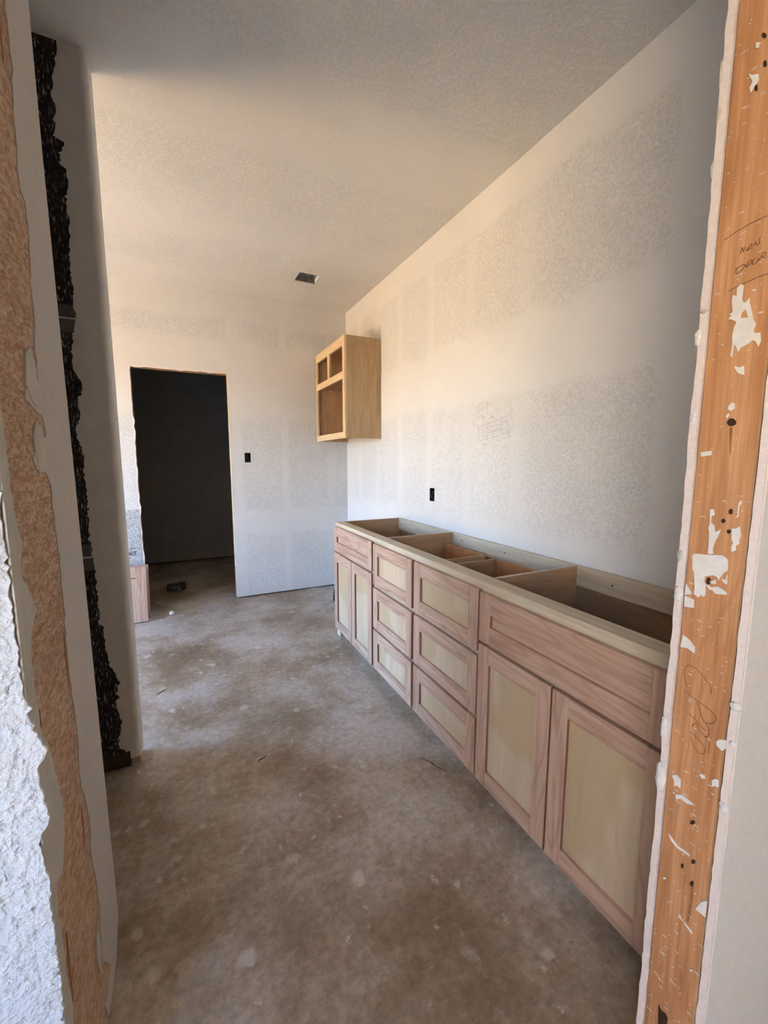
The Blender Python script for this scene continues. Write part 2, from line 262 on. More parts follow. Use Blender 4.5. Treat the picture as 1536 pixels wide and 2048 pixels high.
M = {}
M['wall_right'] = drywall('drywall_right', 'y',
    [(1.68, 1.98, 0.07), (0.66, 0.90, 0.10), (2.58, 2.80, 0.05)],
    [(0.30, 0.92, 0.05, 0.9), (3.66, 3.74, 0.02, 0.7), (3.27, 3.34, 0.02, 0.7), (2.86, 2.93, 0.02, 0.75), (2.44, 2.50, 0.02, 0.7), (2.02, 2.08, 0.02, 0.45), (1.58, 1.66, 0.03, 0.4)])
M['wall_back'] = drywall('drywall_back', 'x',
    [(1.74, 2.30, 0.10), (0.62, 0.80, 0.05), (2.55, 2.80, 0.06)],
    [(0.88, 0.93, 0.015, 0.85), (0.42, 0.50, 0.03, 0.85), (1.34, 1.40, 0.02, 0.6), (-3.0, -0.30, 0.02, 0.0)])
M['ceiling'] = drywall('drywall_ceiling', 'y', [(5, 6, 0.1)], [(1.75, 2.15, 0.10, 0.75), (3.7, 4.1, 0.15, 0.7), (2.9, 3.1, 0.15, 0.5)], size=85.0, bstr=0.3,
    smooth=(0.76, 0.745, 0.71), paper=(0.68, 0.67, 0.64))
M['plain_wall'] = drywall('drywall_plain', 'x', [(1.6, 2.0, 0.08)], [])
M['hall_smooth'] = plain('smooth_painted_drywall', (0.74, 0.74, 0.72), 0.7, 0.03, 60, 0.1)
M['compound'] = plain('joint_compound', (0.66, 0.64, 0.61), 0.85, 0.05, 18, 0.1)
M['compound_white'] = plain('white_compound', (0.82, 0.81, 0.78), 0.75, 0.06, 60, 0.2)
M['compound_grey'] = plain('grey_drywall_paper', (0.56, 0.52, 0.48), 0.85, 0.04, 40, 0.08)
M['compound_raw'] = plain('raw_grey_compound', (0.58, 0.56, 0.50), 0.85, 0.10, 25, 0.2)
M['gypsum'] = plain('gypsum_core', (0.84, 0.76, 0.72), 0.95, 0.06, 120, 0.5)
M['pencil'] = plain('pencil_line', (0.30, 0.28, 0.27), 0.7, 0.1, 200, 0.0)
M['ink'] = plain('dark_brown_pencil', (0.16, 0.075, 0.03), 0.7, 0.1, 200, 0.0)
M['print'] = plain('black_print', (0.05, 0.05, 0.055), 0.6, 0.1, 200, 0.0)
M['black'] = plain('black_plastic', (0.012, 0.012, 0.014), 0.35, 0.2, 60, 0.1)
M['wire'] = plain('grey_wire_sheath', (0.10, 0.10, 0.11), 0.45, 0.2, 60, 0.0)
M['white_pvc'] = plain('white_pvc', (0.80, 0.80, 0.78), 0.4, 0.03, 60, 0.0)
M['dark_wood'] = plain('dark_knot_wood', (0.055, 0.028, 0.014), 0.8, 0.3, 80, 0.3)
M['stain'] = plain('brown_water_stain', (0.38, 0.175, 0.075), 0.75, 0.25, 60, 0.1)
M['debris'] = plain('dirty_plastic_film', (0.06, 0.06, 0.055), 0.4, 0.4, 40, 0.3)
M['duct'] = plain('galvanised_sheet', (0.30, 0.30, 0.28), 0.45, 0.35, 25, 0.3, 0.6)
M['dirt'] = plain('sunlit_dry_ground', (0.56, 0.375, 0.165), 0.95, 0.15, 1.5, 0.0)
M['osb'] = plain('raw_osb_sheathing', (0.60, 0.44, 0.27), 0.85, 0.2, 22, 0.1)
M['shade_board'] = plain('shade_grey_board', (0.30, 0.285, 0.26), 0.9, 0.08, 12, 0.1)  # far room walls, coloured darker to carry the room's shade
M['bounce_wall'] = plain('bounce_wall_stucco', (0.70, 0.655, 0.59), 0.9, 0.05, 8, 0.0)
M['frame_white'] = plain('white_vinyl_frame', (0.8, 0.8, 0.8), 0.4, 0.02, 10, 0.0)
M['pine'] = wood('yellow_pine', (0.62, 0.42, 0.24), (0.52, 0.31, 0.16), (0.36, 0.19, 0.09), 'z')
M['stud'] = wood('orange_douglas_fir', (0.74, 0.43, 0.23), (0.64, 0.33, 0.155), (0.43, 0.19, 0.08), 'z', 30.0, 0.5, ring=0.7, lines=0.38)
RL, RM, RD = (0.66, 0.48, 0.365), (0.57, 0.385, 0.28), (0.37, 0.215, 0.15)
M['red_v'] = wood('pink_alder_upright', RL, RM, RD, 'z', lines=0.5)
M['red_h'] = wood('pink_alder_level', RL, RM, RD, 'y', lines=0.5)
M['shaded_edge'] = wood('shaded_alder_edge', (0.33, 0.16, 0.10), (0.27, 0.115, 0.07), (0.18, 0.07, 0.04), 'z')  # alder side edges, darkened to put their shade into the colour
M['panel'] = wood('pale_maple_panel', (0.68, 0.56, 0.40), (0.63, 0.50, 0.345), (0.54, 0.41, 0.27), 'z', 14.0, 0.6, blotch=(0.50, 0.37, 0.21), ring=0.35, lines=0.12)
M['pale_h'] = wood('pale_poplar_level', (0.74, 0.66, 0.52), (0.66, 0.57, 0.42), (0.50, 0.42, 0.29), 'y', 30.0, lines=0.3)
M['pale_v'] = wood('pale_poplar_upright', (0.74, 0.66, 0.52), (0.66, 0.57, 0.42), (0.50, 0.42, 0.29), 'z', 30.0)
M['ply'] = wood('maple_plywood_side', (0.58, 0.42, 0.25), (0.52, 0.36, 0.205), (0.40, 0.26, 0.14), 'z', 9.0, 0.55, lines=0.45)
M['ply_x'] = wood('brown_plywood_partition', (0.54, 0.355, 0.20), (0.47, 0.295, 0.16), (0.35, 0.205, 0.105), 'x', 12.0, 0.6, lines=0.3)
M['ply_y'] = wood('brown_plywood_back', (0.44, 0.29, 0.17), (0.38, 0.24, 0.135), (0.28, 0.165, 0.09), 'y', 12.0, 0.6)
M['inner'] = wood('warm_plywood_inside', (0.56, 0.29, 0.135), (0.48, 0.235, 0.10), (0.36, 0.16, 0.06), 'z', 10.0, 0.5, lines=0.3)
M['birch_y'] = wood('pale_birch_level', (0.80, 0.64, 0.42), (0.75, 0.57, 0.35), (0.64, 0.46, 0.26), 'y', 26.0, 0.5)
M['birch_z'] = wood('pale_birch_upright', (0.80, 0.64, 0.42), (0.75, 0.57, 0.35), (0.64, 0.46, 0.26), 'z', 26.0, 0.5)

def concrete():
    m, nt, b = new_mat('dirty_concrete_slab')
    tc, vec = coords(nt)
    a = tex_noise(nt, vec, 1.9, 8, 0.62, 0.15)
    r1 = ramp(nt, [(0.37, (0.265, 0.19, 0.115)), (0.48, (0.385, 0.31, 0.225)), (0.59, (0.54, 0.485, 0.415))])
    nt.links.new(a, r1.inputs[0])
    f = tex_noise(nt, vec, 38.0, 8, 0.75, 0.1)
    r2 = ramp(nt, [(0.36, 0.72), (0.64, 1.2)])
    nt.links.new(f, r2.inputs[0])
    col = mix(nt, 1.0, r1.outputs[0], r2.outputs[0], 'MULTIPLY')
    f2 = tex_noise(nt, vec, 9.0, 6, 0.7, 0.2)
    r2b = ramp(nt, [(0.56, 0.0), (0.70, 1.0)])
    nt.links.new(f2, r2b.inputs[0])
    col = mix(nt, math_n(nt, 'MULTIPLY', r2b.outputs[0], 0.5), col, (0.64, 0.59, 0.53))
    # trowel streaks
    tc2, v2 = coords(nt, (12, 55, 1), (0, 0, 0.5))
    s = tex_noise(nt, v2, 1.0, 5, 0.7)
    r3 = ramp(nt, [(0.58, 0.0), (0.72, 1.0)])
    nt.links.new(s, r3.inputs[0])
    col = mix(nt, math_n(nt, 'MULTIPLY', r3.outputs[0], 0.35), col, (0.62, 0.58, 0.53))
    # dried compound drips
    tc3, v3 = coords(nt)
    wob = tex_noise(nt, v3, 9.0, 3)
    add = N(nt, 'ShaderNodeVectorMath', operation='ADD')
    nt.links.new(v3, add.inputs[0])
    sc = N(nt, 'ShaderNodeVectorMath', operation='SCALE')
    sc.inputs['Scale'].default_value = 0.10
    cmb = nt.nodes.new('ShaderNodeCombineXYZ')
    nt.links.new(wob, cmb.inputs[0]); nt.links.new(f, cmb.inputs[1])
    nt.links.new(cmb.outputs[0], sc.inputs[0])
    nt.links.new(sc.outputs[0], add.inputs[1])
    for scale, lo, hi, amt in ((5.5, 0.10, 0.16, 0.75), (17.0, 0.11, 0.18, 0.7), (2.6, 0.055, 0.075, 0.6), (9.0, 0.12, 0.2, 0.5)):
        vo = nt.nodes.new('ShaderNodeTexVoronoi')
        vo.inputs['Scale'].default_value = scale
        nt.links.new(add.outputs[0], vo.inputs['Vector'])
        rr = ramp(nt, [(lo, 1.0), (hi, 0.0)])
        nt.links.new(vo.outputs['Distance'], rr.inputs[0])
        # only some of the cells
        cs = nt.nodes.new('ShaderNodeSeparateColor')
        nt.links.new(vo.outputs['Color'], cs.inputs[0])
        gate = math_n(nt, 'GREATER_THAN', cs.outputs[0], 0.55)
        fac = math_n(nt, 'MULTIPLY', math_n(nt, 'MULTIPLY', rr.outputs[0], gate), amt)
        col = mix(nt, fac, col, (0.68, 0.64, 0.58))
    nt.links.new(col, b.inputs['Base Color'])
    rg = ramp(nt, [(0.3, 0.50), (0.7, 0.34)])
    nt.links.new(f, rg.inputs[0])
    nt.links.new(rg.outputs[0], b.inputs['Roughness'])
    b.inputs['Specular IOR Level'].default_value = 0.7
    bump(nt, b, f, 0.35, 0.004)
    return m
M['concrete'] = concrete()

def torn_paper():
    m, nt, b = new_mat('torn_brown_paper')
    tc, vec = coords(nt, (60, 46, 135))
    a = tex_noise(nt, vec, 1.0, 3, 0.6, 1.0)
    r = ramp(nt, [(0.36, (0.40, 0.235, 0.135)), (0.50, (0.54, 0.36, 0.235)), (0.62, (0.68, 0.52, 0.39))])
    nt.links.new(a, r.inputs[0])
    tc2, v2 = coords(nt)
    g = tex_noise(nt, v2, 6.0, 3)
    r2 = ramp(nt, [(0.3, 0.85), (0.7, 1.05)])
    nt.links.new(g, r2.inputs[0])
    nt.links.new(mix(nt, 1.0, r.outputs[0], r2.outputs[0], 'MULTIPLY'), b.inputs['Base Color'])
    b.inputs['Roughness'].default_value = 0.95
    bump(nt, b, a, 0.5, 0.003)
    return m
M['torn'] = torn_paper()

def dark_board():
    m, nt, b = new_mat('black_backing_board')
    tc, vec = coords(nt, (170, 1, 38), (0, 0.75, 0))
    a = tex_noise(nt, vec, 1.0, 3, 0.65, 0.5)
    r = ramp(nt, [(0.50, (0.014, 0.012, 0.011)), (0.585, (0.05, 0.045, 0.04)), (0.65, (0.42, 0.38, 0.34))])
    nt.links.new(a, r.inputs[0])
    nt.links.new(r.outputs[0], b.inputs['Base Color'])
    b.inputs['Roughness'].default_value = 0.8
    bump(nt, b, a, 0.5, 0.004)
    return m
M['darkboard'] = dark_board()
M['tape'] = plain('grey_joint_tape', (0.10, 0.095, 0.09), 0.8, 0.2, 60, 0.2)

def plaster():
    m, nt, b = new_mat('white_textured_plaster')
    tc, vec = coords(nt)
    a = tex_noise(nt, vec, 85.0, 3, 0.5, 0.0)
    r = ramp(nt, [(0.3, (0.78, 0.78, 0.78)), (0.6, (0.87, 0.87, 0.86))])
    nt.links.new(a, r.inputs[0])
    nt.links.new(r.outputs[0], b.inputs['Base Color'])
    b.inputs['Roughness'].default_value = 0.7
    bump(nt, b, a, 1.0, 0.014)
    return m
M['plaster'] = plaster()

# ------------------------------------------------------------------ mesh helpers
def link(name, me, mat, parent=None, loc=(0, 0, 0)):
    o = bpy.data.objects.new(name, me)
    C.objects.link(o)
    if mat is not None and not me.materials:
        me.materials.append(mat)
    if parent is not None:
        o.parent = parent
    o.location = loc
    return o

def from_bm(name, bm, mat, parent=None, loc=(0, 0, 0), smooth=False):
    bmesh.ops.recalc_face_normals(bm, faces=bm.faces)
    me = bpy.data.meshes.new(name)
    bm.to_mesh(me)
    bm.free()
    if smooth:
        for p in me.polygons:
            p.use_smooth = True
    return link(name, me, mat, parent, loc)

def add_box(bm, x0, x1, y0, y1, z0, z1, bev=0.0):
    r = bmesh.ops.create_cube(bm, size=1.0)
    vs_ = r['verts']
    bmesh.ops.scale(bm, verts=vs_, vec=(x1 - x0, y1 - y0, z1 - z0))
    bmesh.ops.translate(bm, verts=vs_, vec=((x0 + x1) / 2, (y0 + y1) / 2, (z0 + z1) / 2))
    if bev:
        es = list({e for v in vs_ for e in v.link_edges})
        bmesh.ops.bevel(bm, geom=es, offset=bev, segments=1, affect='EDGES', profile=0.5)

def box(name, mat, parent, x0, x1, y0, y1, z0, z1, bev=0.0):
    """one board; its origin sits at its own centre (relative to the thing's base)"""
    bm = bmesh.new()
    cx, cy, cz = (x0 + x1) / 2, (y0 + y1) / 2, (z0 + z1) / 2
    add_box(bm, x0 - cx, x1 - cx, y0 - cy, y1 - cy, z0 - cz, z1 - cz, bev)
    px, py, pz = world_of(parent) if parent is not None else (0, 0, 0)
    return from_bm(name, bm, mat, parent, (cx - px, cy - py, cz - pz))

def world_of(o):
    p = Vector((0, 0, 0))
    while o is not None:
        p = p + Vector(o.location)
        o = o.parent
    return p

def slab(name, mat, axis, lo, hi, us, vs_, holes, kind=True, parent=None):
    """wall, floor or ceiling of real thickness lo..hi along axis with rectangular openings (u0,u1,v0,v1)"""
    ucut = sorted(set(list(us) + [h for q in holes for h in q[:2] if us[0] < h < us[1]]))
    vcut = sorted(set(list(vs_) + [h for q in holes for h in q[2:] if vs_[0] < h < vs_[1]]))
    nu, nv = len(ucut) - 1, len(vcut) - 1
    def solid(i, j):
        if i < 0 or j < 0 or i >= nu or j >= nv:
            return False
        u, v = (ucut[i] + ucut[i + 1]) / 2, (vcut[j] + vcut[j + 1]) / 2
        return not any(q[0] < u < q[1] and q[2] < v < q[3] for q in holes)
    def P(u, v, w):
        return {'x': (w, u, v), 'y': (u, w, v), 'z': (u, v, w)}[axis]
    bm = bmesh.new()
    cache = {}
    def V(u, v, w):
        k = P(u, v, w)
        if k not in cache:
            cache[k] = bm.verts.new(k)
        return cache[k]
    for i in range(nu):
        for j in range(nv):
            if not solid(i, j):
                continue
            a, b2, c, d = ucut[i], ucut[i + 1], vcut[j], vcut[j + 1]
            for w in (lo, hi):
                bm.faces.new((V(a, c, w), V(b2, c, w), V(b2, d, w), V(a, d, w)))
            if not solid(i - 1, j): bm.faces.new((V(a, c, lo), V(a, d, lo), V(a, d, hi), V(a, c, hi)))
            if not solid(i + 1, j): bm.faces.new((V(b2, c, lo), V(b2, d, lo), V(b2, d, hi), V(b2, c, hi)))
            if not solid(i, j - 1): bm.faces.new((V(a, c, lo), V(b2, c, lo), V(b2, c, hi), V(a, c, hi)))
            if not solid(i, j + 1): bm.faces.new((V(a, d, lo), V(b2, d, lo), V(b2, d, hi), V(a, d, hi)))
    o = from_bm(name, bm, mat, parent)
    if kind:
        o['kind'] = 'structure'
    return o

def poly_sheet(name, mat, loops, axis, w, thick, parent=None, bev=0.0):
    """a flat sheet with the given outline(s) (outer, then holes) of real thickness: from w to w+thick along axis"""
    def P(u, v, k):
        return {'x': (k, u, v), 'y': (u, k, v), 'z': (u, v, k)}[axis]
    bm = bmesh.new()
    flat = [q for l in loops for q in l]
    tris = tessellate_polygon([[Vector((u, v, 0)) for u, v in l] for l in loops])
    f = [bm.verts.new(P(u, v, w + thick)) for u, v in flat]
    g = [bm.verts.new(P(u, v, w)) for u, v in flat]
    for t in tris:
        try:
            bm.faces.new([f[i] for i in t])
            bm.faces.new([g[i] for i in reversed(t)])
        except ValueError:
            pass
    k = 0
    for l in loops:
        n = len(l)
        for i in range(n):
            a, b2 = k + i, k + (i + 1) % n
            try:
                bm.faces.new((f[a], f[b2], g[b2], g[a]))
            except ValueError:
                pass
        k += n
    return from_bm(name, bm, mat, parent)

def smooth_line(pts, n=4):
    if len(pts) < 3:
        return pts
    out = []
    for i in range(len(pts) - 1):
        p0 = pts[max(0, i - 1)]; p1 = pts[i]; p2 = pts[i + 1]; p3 = pts[min(len(pts) - 1, i + 2)]
        for k in range(n):
            t = k / n
            out.append(tuple(0.5 * ((2 * p1[c]) + (-p0[c] + p2[c]) * t + (2 * p0[c] - 5 * p1[c] + 4 * p2[c] - p3[c]) * t * t + (-p0[c] + 3 * p1[c] - 3 * p2[c] + p3[c]) * t ** 3) for c in (0, 1)))
    out.append(pts[-1])
    return out

def jag(pts, amp, step, seed, hi=3):
    r = random.Random(seed)
    out = []
    for i in range(len(pts) - 1):
        (a, b2), (c, d) = pts[i], pts[i + 1]
        n = max(1, int(math.hypot(c - a, d - b2) / step))
        for k in range(n):
            t = k / n
            out.append((a + (c - a) * t + amp * r.uniform(-1, 1) * (hi if r.random() < 0.08 else 1), b2 + (d - b2) * t))
    out.append(pts[-1])
    return out

def strokes(name, mat, lines, axis, w, side, width, parent=None, curve=True):
    """drawn lines as thin raised ribbons on the plane axis=w; side is the direction of the viewer's side"""
    def P(u, v, k):
        return {'x': (k, u, v), 'y': (u, k, v), 'z': (u, v, k)}[axis]
    bm = bmesh.new()
    for l in lines:
        pts = smooth_line(l) if curve else l
        A, B = [], []
        for i, p in enumerate(pts):
            a = pts[max(0, i - 1)]; c = pts[min(len(pts) - 1, i + 1)]
            d = Vector((c[0] - a[0], c[1] - a[1]))
            d = d.normalized() if d.length > 1e-9 else Vector((1, 0))
            nrm = Vector((-d.y, d.x)) * width / 2
            A.append(bm.verts.new(P(p[0] + nrm.x, p[1] + nrm.y, w + side * 0.0006)))
            B.append(bm.verts.new(P(p[0] - nrm.x, p[1] - nrm.y, w + side * 0.0006)))
        for i in range(len(pts) - 1):
            bm.faces.new((A[i], A[i + 1], B[i + 1], B[i]))
    return from_bm(name, bm, mat, parent)

def empty(name, loc, label, cat, group=None):
    o = bpy.data.objects.new(name, None)
    o.empty_display_size = 0.1
    C.objects.link(o)
    o.location = loc
    tag(o, label, cat, group)
    return o

def tag(o, label, cat, group=None):
    o['label'] = label
    o['category'] = cat
    if group:
        o['group'] = group
    return o

def tube(bm, pts, r, seg=8):
    rings = []
    for i, p in enumerate(pts):
        p = Vector(p)
        d = (Vector(pts[min(i + 1, len(pts) - 1)]) - Vector(pts[max(i - 1, 0)])).normalized()
        up = Vector((0, 0, 1)) if abs(d.z) < 0.9 else Vector((1, 0, 0))
        a = d.cross(up).normalized(); b2 = d.cross(a)
        rr = r[i] if isinstance(r, (list, tuple)) else r
        rings.append([bm.verts.new(p + a * rr * math.cos(t) + b2 * rr * math.sin(t)) for t in [2 * math.pi * k / seg for k in range(seg)]])
    for i in range(len(rings) - 1):
        for k in range(seg):
            bm.faces.new((rings[i][k], rings[i][(k + 1) % seg], rings[i + 1][(k + 1) % seg], rings[i + 1][k]))
    bm.faces.new(rings[0]); bm.faces.new(list(reversed(rings[-1])))

# ------------------------------------------------------------------ the room shell
H = 2.744          # ceiling height
XR = 1.54          # face of the long right wall
YB = 4.057         # face of the back wall
XW = -2.60         # wall with the patio opening
DX0, DX1, DZ = -0.341, 0.415, 2.076   # opening in the back wall
SW = (0.531, 0.585, 1.286, 1.374)     # switch box in the back wall (x, z)
OUT = (2.397, 2.459, 1.028, 1.119)    # outlet box in the right wall (y, z)
VENT = (0.900, 1.076, 3.355, 3.523)   # vent cut-out in the ceiling (x, y)
PATIO = (2.30, 3.70, 0.04, 2.08)      # y, z of the patio opening in the left wall
HALLWIN = (-2.35, -0.70, 0.55, 2.25)     # y, z of the hall window, left of the camera

slab('floor', M['concrete'], 'z', -0.15, 0.0, (-3.0, 3.1), (-2.9, 6.1), [])
slab('ceiling', M['ceiling'], 'z', H, H + 0.25, (-3.0, 3.1), (-2.9, 6.1), [VENT])
wall_right = slab('wall_right', M['wall_right'], 'x', XR, XR + 0.115, (0.436, YB), (0.0, H), [OUT])
wall_back = slab('wall_back', M['wall_back'], 'y', YB, YB + 0.115, (XW, XR + 0.115), (0.012, H), [(DX0, DX1, 0.0, DZ), SW])
slab('wall_left', M['plain_wall'], 'x', XW - 0.15, XW, (1.94, 6.0), (0.0, H), [PATIO])
# dark room beyond the back opening
far_wall = slab('wall_far', M['shade_board'], 'y', 5.86, 5.98, (XW, XR + 1.4), (0.02, H), [])
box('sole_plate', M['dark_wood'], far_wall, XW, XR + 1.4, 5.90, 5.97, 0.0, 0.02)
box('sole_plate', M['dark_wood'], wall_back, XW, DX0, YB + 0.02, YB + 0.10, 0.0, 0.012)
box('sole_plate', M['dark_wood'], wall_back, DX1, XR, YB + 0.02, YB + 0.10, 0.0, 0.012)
slab('wall_far_right', M['shade_board'], 'x', XR + 1.4, XR + 1.5, (YB + 0.115, 5.98), (0.0, H), [])
slab('wall_far_left', M['shade_board'], 'x', -1.3, -1.2, (YB + 0.115, 5.86), (0.0, H), [])
slab('wall_far_near', M['shade_board'], 'y', YB, YB + 0.115, (XR + 0.115, XR + 1.5), (0.0, H), [])
# hall where the camera stands
slab('wall_hall_back', M['osb'], 'y', -2.65, -2.5, (-1.75, 3.0), (0.0, H), [])
slab('wall_hall_left', M['osb'], 'x', -1.75, -1.6, (-2.5, 1.94), (0.0, H), [HALLWIN])
slab('wall_hall_right', M['hall_smooth'], 'x', 2.85, 3.0, (-2.5, 0.436), (0.0, H), [])

# patio frame in the left wall
w1 = slab('window_1', M['frame_white'], 'x', XW - 0.11, XW - 0.05, (PATIO[0], PATIO[1]), (PATIO[2], PATIO[3]),
          [(PATIO[0] + 0.05, PATIO[1] - 0.05, PATIO[2] + 0.05, PATIO[3] - 0.05)])
w2 = slab('window_2', M['frame_white'], 'x', -1.70, -1.65, (HALLWIN[0], HALLWIN[1]), (HALLWIN[2], HALLWIN[3]),
          [(HALLWIN[0] + 0.05, HALLWIN[1] - 0.05, HALLWIN[2] + 0.05, HALLWIN[3] - 0.05)])
# sunlit yard outside
bm = bmesh.new()
bmesh.ops.create_grid(bm, x_segments=8, y_segments=8, size=60)
g = from_bm('ground', bm, M['dirt'], None, (0, 0, -0.2))
g['kind'] = 'structure'

slab('wall_added_bounce', M['bounce_wall'], 'x', -4.8, -4.6, (-5.5, 0.9), (-0.2, 3.0), [])  # unseen wall added to bounce warm sunlight through the hall window

# ---- details of the back wall: rough framing and torn drywall lips round the opening
def lip(name, pts_a, pts_b, y0, y1):
    bm = bmesh.new()
    fr = [[bm.verts.new((p[0], y, p[1])) for p in pts_a + pts_b[::-1]] for y in (y0, y1)]
    n = len(pts_a)
    for k in range(n - 1):
        for q in (0, 1):
            bm.faces.new((fr[q][k], fr[q][k + 1], fr[q][2 * n - 2 - k], fr[q][2 * n - 1 - k]))
    m2 = 2 * n
    for k in range(m2):
        bm.faces.new((fr[0][k], fr[0][(k + 1) % m2], fr[1][(k + 1) % m2], fr[1][k]))
    return from_bm(name, bm, M['gypsum'], wall_back)
rnd = random.Random(3)
zz = [0.02 + (DZ - 0.02) * i / 46 for i in range(47)]
lip('torn_drywall_lip', [(DX1 + 0.001, z) for z in zz], [(DX1 - 0.004 - 0.007 * rnd.random() ** 2, z) for z in zz], YB - 0.001, YB + 0.013)
lip('torn_drywall_lip', [(DX0 - 0.001, z) for z in zz], [(DX0 + 0.003 + 0.012 * rnd.random() ** 3, z) for z in zz], YB - 0.001, YB + 0.013)
xx = [DX0 + (DX1 - DX0) * i / 20 for i in range(21)]
lip('torn_drywall_lip', [(x, DZ + 0.001) for x in xx], [(x, DZ - 0.006 - 0.008 * rnd.random() ** 2) for x in xx], YB - 0.001, YB + 0.013)
box('jamb_stud', M['pine'], wall_back, DX0 - 0.0, DX0 + 0.004, YB + 0.014, YB + 0.102, 0.0, DZ - 0.006)
box('jamb_stud', M['birch_z'], wall_back, DX1 - 0.004, DX1, YB + 0.014, YB + 0.102, 0.0, DZ - 0.006)
box('header_board', M['pine'], wall_back, DX0 + 0.004, DX1 - 0.004, YB + 0.014, YB + 0.102, DZ - 0.006, DZ)
strokes('stamped_lettering', M['print'], PRINT, 'y', YB - 0.0032, -1, 0.006, wall_back, False)
# darker unprimed board left of the opening, under the taped joint
o = slab('unprimed_board', drywall('grey_unprimed_paper', 'x', [(5, 6, 0.1)], [], smooth=(0.58, 0.60, 0.61), paper=(0.33, 0.35, 0.36), size=70.0, bstr=0.5),
         'y', YB - 0.003, YB, (-0.62, DX0 - 0.004), (0.015, 0.893), [], False, wall_back)
# pencil sketch of the cabinets on the long wall
strokes('pencil_sketch', M['pencil'], SKETCH, 'x', XR, -1, 0.0016, wall_right, False)

# ---- electrical boxes
def wall_box(name, label, axis, face, u0, u1, z0, z1, wires):
    t = empty(name, (face, (u0 + u1) / 2, z0) if axis == 'x' else ((u0 + u1) / 2, face, z0), label, 'electrical box')
    base = world_of(t)
    d, th = 0.06, 0.003
    bm = bmesh.new()
    def B(a0, a1, b0, b1, c0, c1):   # a: depth from face, b: along the wall, c: height
        if axis == 'x':
            add_box(bm, face + a0 - base.x, face + a1 - base.x, b0 - base.y, b1 - base.y, c0 - base.z, c1 - base.z)
        else:
            add_box(bm, b0 - base.x, b1 - base.x, face + a0 - base.y, face + a1 - base.y, c0 - base.z, c1 - base.z)
    e = 0.0006
    B(d - th, d, u0 + e, u1 - e, z0 + e, z1 - e)
    B(0.002, d, u0 + e, u0 + th, z0 + e, z1 - e); B(0.002, d, u1 - th, u1 - e, z0 + e, z1 - e)
    B(0.002, d, u0 + e, u1 - e, z0 + e, z0 + th); B(0.002, d, u0 + e, u1 - e, z1 - th, z1 - e)
    from_bm('box_shell', bm, M['black'], t)
    for w in wires:
        bm = bmesh.new()
        pts = []
        for (a, b2, c) in smooth3(w):
            p = (face + a, u0 + (u1 - u0) * b2, z0 + (z1 - z0) * c) if axis == 'x' else (u0 + (u1 - u0) * b2, face + a, z0 + (z1 - z0) * c)
            pts.append(Vector(p) - base)
        tube(bm, pts, 0.0028, 6)
        from_bm('wire', bm, M['wire'], t, smooth=True)
    return t
def smooth3(pts, n=5):
    xy = smooth_line([(p[0], p[1]) for p in pts], n); xz = smooth_line([(p[0], p[2]) for p in pts], n)
    return [(a[0], a[1], b2[1]) for a, b2 in zip(xy, xz)]
wall_box('switch_box', 'black plastic switch box with loose wires in the wall beside the dark doorway', 'y', YB, *SW,
         [[(0.05, 0.3, 0.9), (0.02, 0.35, 0.6), (0.015, 0.25, 0.25), (0.04, 0.3, 0.1)], [(0.05, 0.55, 0.9), (0.02, 0.5, 0.6), (0.012, 0.65, 0.35), (0.02, 0.75, 0.1)]])
wall_box('outlet_box', 'narrow black outlet box recessed in the wall above the open vanity cabinet', 'x', XR, *OUT,
         [[(0.05, 0.75, 0.9), (0.015, 0.8, 0.6), (0.012, 0.75, 0.2), (0.04, 0.7, 0.1)]])

# ---- ceiling vent boot
t = empty('vent_boot', ((VENT[0] + VENT[1]) / 2, (VENT[2] + VENT[3]) / 2, H), 'open metal vent boot in a hole cut in the ceiling', 'vent')
base = world_of(t)
x0, x1, y0, y1 = VENT
bm = bmesh.new()
for q in ((x0 + .001, x0 + .004, y0 + .001, y1 - .001, H + .004, H + .10), (x1 - .004, x1 - .001, y0 + .001, y1 - .001, H + .004, H + .10),
          (x0 + .001, x1 - .001, y0 + .001, y0 + .004, H + .004, H + .10), (x0 + .001, x1 - .001, y1 - .004, y1 - .001, H + .004, H + .10)):
    add_box(bm, q[0] - base.x, q[1] - base.x, q[2] - base.y, q[3] - base.y, q[4] - base.z, q[5] - base.z)
from_bm('boot_wall', bm, M['duct'], t)
bm = bmesh.new()
bmesh.ops.create_grid(bm, x_segments=14, y_segments=14, size=0.082)
for v in bm.verts:
    v.co.z = 0.045 + 0.016 * noise.noise(v.co * 38) + (v.co.x * 0.12)
from_bm('crumpled_liner', bm, M['duct'], t)
box('boot_flange', M['gypsum'], t, x1 - 0.012, x1 - 0.005, y0 + 0.02, y1 - 0.02, H + 0.002, H + 0.03)

# ------------------------------------------------------------------ wall end with rounded corner (far side of the side opening)
PX, PY0, PY1 = -0.222, 1.94, 2.055
def rounded_end(x_end, x_far, y0, y1, r, n=8):
    pts = [(x_far, y0)]
    for i in range(n + 1):
        a = -math.pi / 2 + math.pi / 2 * i / n
        pts.append((x_end - r + r * math.cos(a), y0 + r + r * math.sin(a)))
    for i in range(n + 1):
        a = math.pi / 2 * i / n
        pts.append((x_end - r + r * math.cos(a), y1 - r + r * math.sin(a)))
    pts.append((x_far, y1))
    return pts
prof = rounded_end(PX, XW, PY0, PY1, 0.022)
bm = bmesh.new()
lo = [bm.verts.new((x, y, 0.045)) for x, y in prof]
hi = [bm.verts.new((x, y, H)) for x, y in prof]
n = len(prof)
for i in range(n):
    bm.faces.new((lo[i], lo[(i + 1) % n], hi[(i + 1) % n], hi[i]))
bm.faces.new(lo); bm.faces.new(hi)
post = from_bm('wall_middle', bm, M['compound'], None)
post['kind'] = 'structure'
